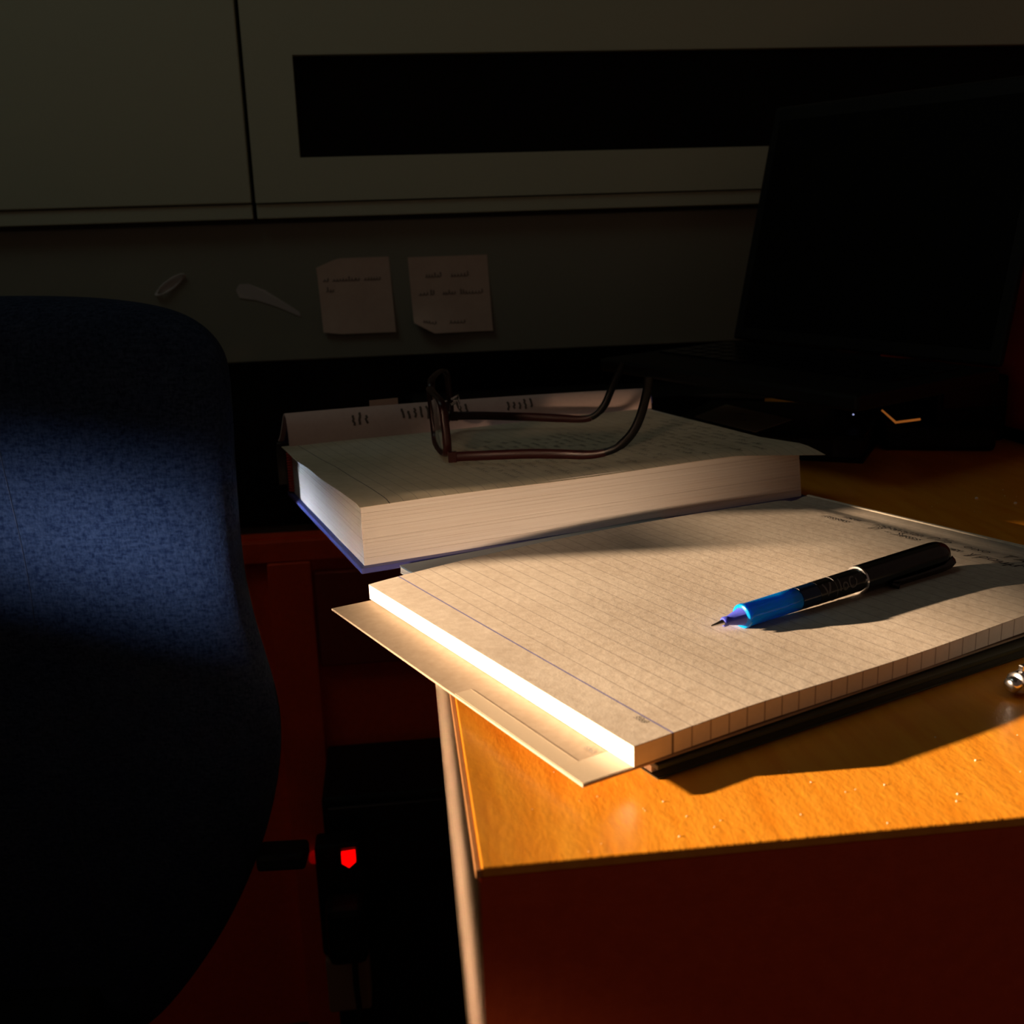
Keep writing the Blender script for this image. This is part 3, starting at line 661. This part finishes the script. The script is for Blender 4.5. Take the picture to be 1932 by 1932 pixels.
# glyph strokes (unit box: x advance, y up)
def arc(cx, cy, rx, ry, a0, a1, n=10): return [(cx + rx * math.cos(math.radians(a0 + (a1 - a0) * i / n)), cy + ry * math.sin(math.radians(a0 + (a1 - a0) * i / n))) for i in range(n + 1)]
GL = {
 'D': ([[(0.1, 0), (0.1, 1)] + arc(0.1, 0.5, 0.6, 0.5, 90, -90)], 0.9), 'o': ([arc(0.3, 0.3, 0.28, 0.28, 0, 360)], 0.7), '-': ([[(0.1, .35), (.6, .35)]], 0.8),
 'S': ([[(0.7, 1), (0.1, 0.95), (0.6, 0.45), (0.5, 0.0), (0.0, 0.05)]], 0.8), 'e': ([[(0.05, .3), (.5, .35)] + arc(0.3, 0.3, 0.26, 0.28, 10, 310)], 0.65),
 'a': ([arc(0.3, 0.3, 0.26, 0.28, 20, 340), [(0.56, 0.55), (0.58, 0.0)]], 0.75), 's': ([[(0.5, .55), (0.1, .5), (.45, .2), (.4, 0), (0, 0.03)]], 0.6),
 '/': ([[(0.0, -0.1), (0.5, 1.3)]], 0.5), 'p': ([[(0.1, -0.5), (0.14, .6)] + arc(0.3, 0.32, 0.22, 0.26, 120, -150)], 0.7),
 'i': ([[(0.1, .55), (.12, 0), (.25, .05)], [(0.12, .8), (.14, .86)]], 0.35), 'x': ([[(0, .55), (.45, 0)], [(.45, .55), (0, 0)]], 0.6),
 'T': ([[(0, 1), (.7, 1)], [(.35, 1), (.33, 0)]], 0.9), 'A': ([[(0, 0), (.35, 1), (.7, 0)], [(.12, .38), (.58, .38)]], 0.9),
 'y': ([[(0, .6), (.22, .05), (.5, .7)], [(.22, .05), (.12, -.45), (.32, -.4), (.24, .05)]], 0.7), 'm': ([[(0.05, -.4), (.12, .55), (.14, .1), (.35, .02), (.5, .15), (.52, .55), (.56, .02)]], 0.75),
 'n': ([[(0, 0), (.05, .55), (.3, .55), (.4, 0)]], 0.6), 'k': ([[(0, 0), (0, 1)], [(.4, .6), (0, .25), (.4, 0)]], 0.6), 'b': ([[(0, 1), (0, 0)] + arc(0.2, .3, .28, .3, -140, 140)], 0.7),
 'V': ([[(0, 1), (.42, 0), (.84, 1)]], 1.1), '|': ([[(0.1, -.25), (.1, 1.25)]], 0.45), 'l': ([[(0.1, 0), (.1, 1.1)]], 0.4), 'O': ([arc(0.45, 0.45, 0.42, 0.45, 60, 395, 18)], 1.1), 'c': ([arc(0.3, 0.3, 0.28, 0.3, 200, -150, 12)], 0.8), ' ': ([], 0.6), '3': ([arc(.25, .75, .25, .25, 150, -80, 8) + arc(.25, .25, .28, .27, 80, -150, 8)], 0.7), '5': ([[(.5, 1), (.08, 1), (.05, .55)] + arc(.25, .3, .28, .3, 110, -150, 9)], 0.75)}
def write(mb, text, place, wd, size):
    """place(a, b) -> (point, normal) with a along the line and b upwards, in metres"""
    x = 0
    for ch in text:
        strokes, adv = GL[ch]
        for s_ in strokes:
            pts = []
            for i in range(len(s_) - 1):
                for q_ in range(3): pts.append((s_[i][0] + (s_[i + 1][0] - s_[i][0]) * q_ / 3, s_[i][1] + (s_[i + 1][1] - s_[i][1]) * q_ / 3))
            pts.append(s_[-1]); mb.ribbon([place((x + p[0] + 0.12 * p[1]) * size, p[1] * size) for p in pts], wd)
        x += adv
    return x * size
hw = MB()
def pl(x0, y0):
    return lambda a_, b_: (Vector((x0 + b_, y0 - a_, pad_h(x0 + b_, y0 - a_) + 0.00035)), Vector((0, 0, 1)))
for txt, x0, y0, s_ in (('/', .2625, .188, .004), ('noaes', .2625, .166, .0055), ('naken', .2705, .158, .0040), ('napanalibn', .2705, .136, .0052), ('D', .2625, .1335, .0062), ('-', .2625, .124, .0055), ('Seas', .2625, .118, .0062),
                        ('-', .2712, .1085, .006), ('D/p', .2712, .1020, .0068), ('eisoen', .2612, .0945, .0056), ('oixo', .2712, .0800, .0062), ('T', .2712, .0590, .0068), ('A', .2712, .0515, .0068),
                        ('ypamm', .2612, .0700, .0074), ('noa', .2640, .0440, .0060), ('ema', .2640, .0300, .0060), ('en', .2705, .036, .0055)):
    write(hw, txt, pl(x0, y0), 0.00058, s_)
hw.build('handwriting', M['ink'], pad)['kind'] = 'stuff'
mk = MB()
write(mk, '53o3', lambda a_, b_: (Vector((0.0125 + b_ * 0.9, 0.0165 - a_, pad_h(.0125 + b_, .0165 - a_) + .0003)), Vector((0, 0, 1))), 0.00028, 0.0019)
write(mk, '53o3', lambda a_, b_: (Vector((-0.0052 + b_ * 0.9, 0.0205 - a_, .0069)), Vector((0, 0, 1))), 0.00028, 0.0019)
mk.build('printed_code', M['grey_print'], pad)['kind'] = 'stuff'

# ------------------------------------------------------------------ pen
P0 = Vector((0.1060, 0.1262, 0.0191)); P1_ = Vector((0.2395, 0.1918, 0.0226))
pdv = (P1_ - P0).normalized(); plen = 0.1500
pen = thing('rollerball_pen', 'blue and black rollerball pen with posted cap lying on the ruled notepad', 'pen', tuple(P0))
side = Vector((0, 0, 1)).cross(pdv).normalized(); upn = pdv.cross(side).normalized()
def lathe(name, prof, m, parent, k=32, smooth=True):
    mb = MB()
    for (s_, r_) in prof:
        for j in range(k):
            an = 2 * PI * j / k; mb.v.append(pdv * s_ + side * r_ * math.cos(an) + upn * r_ * math.sin(an))
    for i in range(len(prof) - 1):
        for j in range(k): mb.f.append((i * k + j, i * k + (j + 1) % k, (i + 1) * k + (j + 1) % k, (i + 1) * k + j))
    mb.f += [tuple(range(k - 1, -1, -1)), tuple((len(prof) - 1) * k + j for j in range(k))]
    return mb.build(name, m, parent, smooth)
mm = 0.001
lathe('metal_tip', [(0, .0002), (.0006, .0004), (.004, .0008), (.0075, .0015)], M['chrome'], pen)
lathe('tip_cone', [(.0066, .0017), (.0072, .0021), (.0085, .0021), (.0088, .0018), (.0165, .0036), (.0168, .0040)], M['violet_plastic'], pen)
lathe('grip', [(.0166, .0044), (.0170, .0051), (.0182, .0053), (.0190, .0050), (.0380, .0050), (.0480, .0051), (.0485, .0048)], M['blue_plastic'], pen)
lathe('barrel_window', [(.0484, .0046), (.0486, .0051), (.0590, .0051), (.0592, .0049)], M['ink_window'], pen)
bar = lathe('barrel', [(.0590, .0049), (.0592, .0052), (.0900, .0053), (.0902, .0050)], M['black_gloss'], pen)
lathe('thin_ring', [(.0688, .0050), (.0689, .00535), (.0692, .00535), (.0693, .0050)], M['grey_print'], pen)
cap = lathe('cap', [(.0885, .0056), (.0890, .0063), (.1400, .0065), (.1440, .0062), (.1475, .0050), (.1495, .0030), (.1502, .0004)], M['black_gloss'], pen)
lathe('chrome_ring', [(.0872, .0052), (.0874, .0062), (.0884, .0064), (.0887, .0060)], M['chrome'], cap)
# clip along the underside facing the viewer
cd = (-side * 0.80 - upn * 0.60).normalized(); cs = pdv.cross(cd).normalized()
mb = MB()
def cp(s_, d_, w_): return pdv * s_ + cd * d_ + cs * w_
v = []
for s_, d0, d1, wv in ((.1045, .0064, .0074, .0019), (.108, .0068, .0082, .0021), (.1250, .0072, .0084, .0022), (.1400, .0068, .0086, .0023), (.1480, .0045, .0082, .0022), (.1500, .0035, .0060, .0018)):
    v += [cp(s_, d0, -wv), cp(s_, d0, wv), cp(s_, d1, wv), cp(s_, d1, -wv)]
f = [(3, 2, 1, 0), (20, 21, 22, 23)]
for i in range(5):
    for j in range(4): f.append((4 * i + j, 4 * i + (j + 1) % 4, 4 * i + 4 + (j + 1) % 4, 4 * i + 4 + j))
clip = link('clip', v, f, M['black_gloss'], cap, bevel=0.0004)
mb = MB(); mb.tube([cp(.1045, .0070, 0), cp(.1062, .0090, 0), cp(.1085, .0072, 0)], [.0012, .0015, .0012], 8).build('clip_ball', M['black_gloss'], cap, smooth=True)
# lettering on the barrel, read from the tip towards the cap
mb = MB(); toC = (CP - P0); toC = (toC - pdv * toC.dot(pdv)).normalized(); a0 = math.atan2(toC.dot(upn), toC.dot(side))
def bpl(s0, r_, off):
    def g_(a_, b_):
        an = a0 - (b_ - off) / r_ * (1)
        n_ = side * math.cos(an) + upn * math.sin(an); return (pdv * (s0 + a_) + n_ * (r_ + 0.00006), n_)
    return g_
write(mb, 'V', bpl(.0610, .00525, .0029), 0.0010, 0.0056)
write(mb, 'lcO', bpl(.0705, .0053, .0026), 0.0008, 0.0052)
mb.build('lettering', M['grey_print'], pen)

# ------------------------------------------------------------------ chrome pen lying at the right
cpn = thing('chrome_pen', 'shiny chrome end of a pen lying on the desk right of the notepad', 'pen', (0.2065, 0.0795, 0.0048))
cdv = Vector((0.93, 0.36, 0.0)).normalized(); cside = Vector((0, 0, 1)).cross(cdv); 
def clathe(name, prof, m, parent, k=24):
    mb = MB()
    for (s_, r_) in prof:
        for j in range(k):
            an = 2 * PI * j / k; mb.v.append(cdv * s_ + cside * r_ * math.cos(an) + Vector((0, 0, 1)) * r_ * math.sin(an))
    for i in range(len(prof) - 1):
        for j in range(k): mb.f.append((i * k + j, i * k + (j + 1) % k, (i + 1) * k + (j + 1) % k, (i + 1) * k + j))
    mb.f += [tuple(range(k - 1, -1, -1)), tuple((len(prof) - 1) * k + j for j in range(k))]
    return mb.build(name, m, parent, True)
clathe('push_button', [(0, .0016), (.0003, .0022), (.0008, .0028), (.0012, .0030), (.0028, .0031), (.0030, .0027), (.0034, .0027), (.0036, .0034)], M['chrome'], cpn)
clathe('collar', [(.0037, .0036), (.0042, .0044), (.0062, .0045), (.0066, .0040), (.0076, .0041), (.0080, .0046), (.0110, .0047)], M['chrome'], cpn)
clathe('body', [(.0111, .0042), (.0115, .0046), (.1100, .0047), (.1250, .0020), (.1300, .0005)], M['chrome'], cpn)
MB().box(0.006, 0.010, -0.0010, 0.0010, 0.0045, 0.0068, Matrix.Rotation(math.atan2(.36, .93), 4, 'Z')).build('clip', M['chrome'], cpn, bevel=0.0003)

# ------------------------------------------------------------------ office chair
ch = thing('office_chair', 'office chair with a blue fabric backrest at the left of the desk', 'chair', (-0.335, 0.47, FZ), math.radians(-4))
def cz(z): return z - FZ
rows = [(-.50, .03), (-.49, .05), (-.46, .085), (-.40, .128), (-.34, .165), (-.271, .197), (-.22, .214), (-.17, .225), (-.13, .224), (-.09, .215), (-.05, .2095), (-.011, .209), (.04, .2105), (.097, .213), (.112, .209), (.124, .200), (.134, .186), (.141, .165), (.1465, .13), (.149, .09), (.1500, .05)]
n = 64; v = []; f = []
for zi, (z, wv) in enumerate(rows):
    th = 0.030 if 1 < zi < len(rows) - 4 else (0.030 * math.sqrt(max(0.08, (wv / 0.21) ** 1.2)))
    if z > .12: th = 0.030 * math.sqrt(max(0.03, 1 - ((z - .12) / .0305) ** 2))
    for j in range(n):
        an = 2 * PI * j / n; c_, s_ = math.cos(an), math.sin(an)
        x = wv * math.copysign(abs(c_) ** 0.42, c_); y = th * math.copysign(abs(s_) ** 0.75, s_)
        if s_ > 0: y *= 0.9
        y += -0.55 * x * x + 0.03 * (z / 0.3) ** 2
        v.append((x, y + 0.022, cz(z)))
for i in range(len(rows) - 1):
    for j in range(n): f.append((i * n + j, i * n + (j + 1) % n, (i + 1) * n + (j + 1) % n, (i + 1) * n + j))
f += [tuple(range(n - 1, -1, -1)), tuple((len(rows) - 1) * n + j for j in range(n))]
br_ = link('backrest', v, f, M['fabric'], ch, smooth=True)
sub = br_.modifiers.new('soft', 'SUBSURF'); sub.levels = 1; sub.render_levels = 2
# seams
for sx_ in (0.062,):
    pts = []
    for k in range(40):
        z = -0.38 + k * 0.50 / 39; x = sx_ + 0.004 * math.sin(k * .3)
        pts.append((x, 0.022 - 0.0297 * 1.0 - 0.55 * x * x + 0.03 * (z / .3) ** 2, cz(z)))
    MB().tube(pts, 0.0009, 6).build('seam', M['seam'], br_, smooth=True)
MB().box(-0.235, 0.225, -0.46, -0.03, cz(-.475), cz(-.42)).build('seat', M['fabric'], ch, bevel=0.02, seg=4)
MB().box(-0.05, 0.05, -0.06, 0.06, cz(-.50), cz(-.40)).build('back_bracket', M['black'], ch, bevel=0.006)
MB().box(0.195, 0.232, 0.005, 0.030, cz(-.281), cz(-.268)).build('adjusting_lever', M['black'], ch, bevel=0.003)
MB().tube([(0, -0.25, 0.09), (0, -0.25, cz(-.475))], [0.028, 0.022], 20).build('column', M['black'], ch, smooth=True)
for k in range(5):
    an = 2 * PI * k / 5 + 0.3; dx, dy = math.cos(an), math.sin(an)
    lg = MB().tube([(0, -0.25, 0.085), (dx * .12, -0.25 + dy * .12, 0.08), (dx * .26, -0.25 + dy * .26, 0.062)], [0.022, 0.018, 0.014], 12).build('base_arm', M['black'], ch, smooth=True)
    MB().tube([(dx * .26 - dy * .018, -0.25 + dy * .26 + dx * .018, 0.026), (dx * .26 + dy * .018, -0.25 + dy * .26 - dx * .018, 0.026)], 0.0258, 20).build('caster', M['black'], lg, smooth=True)
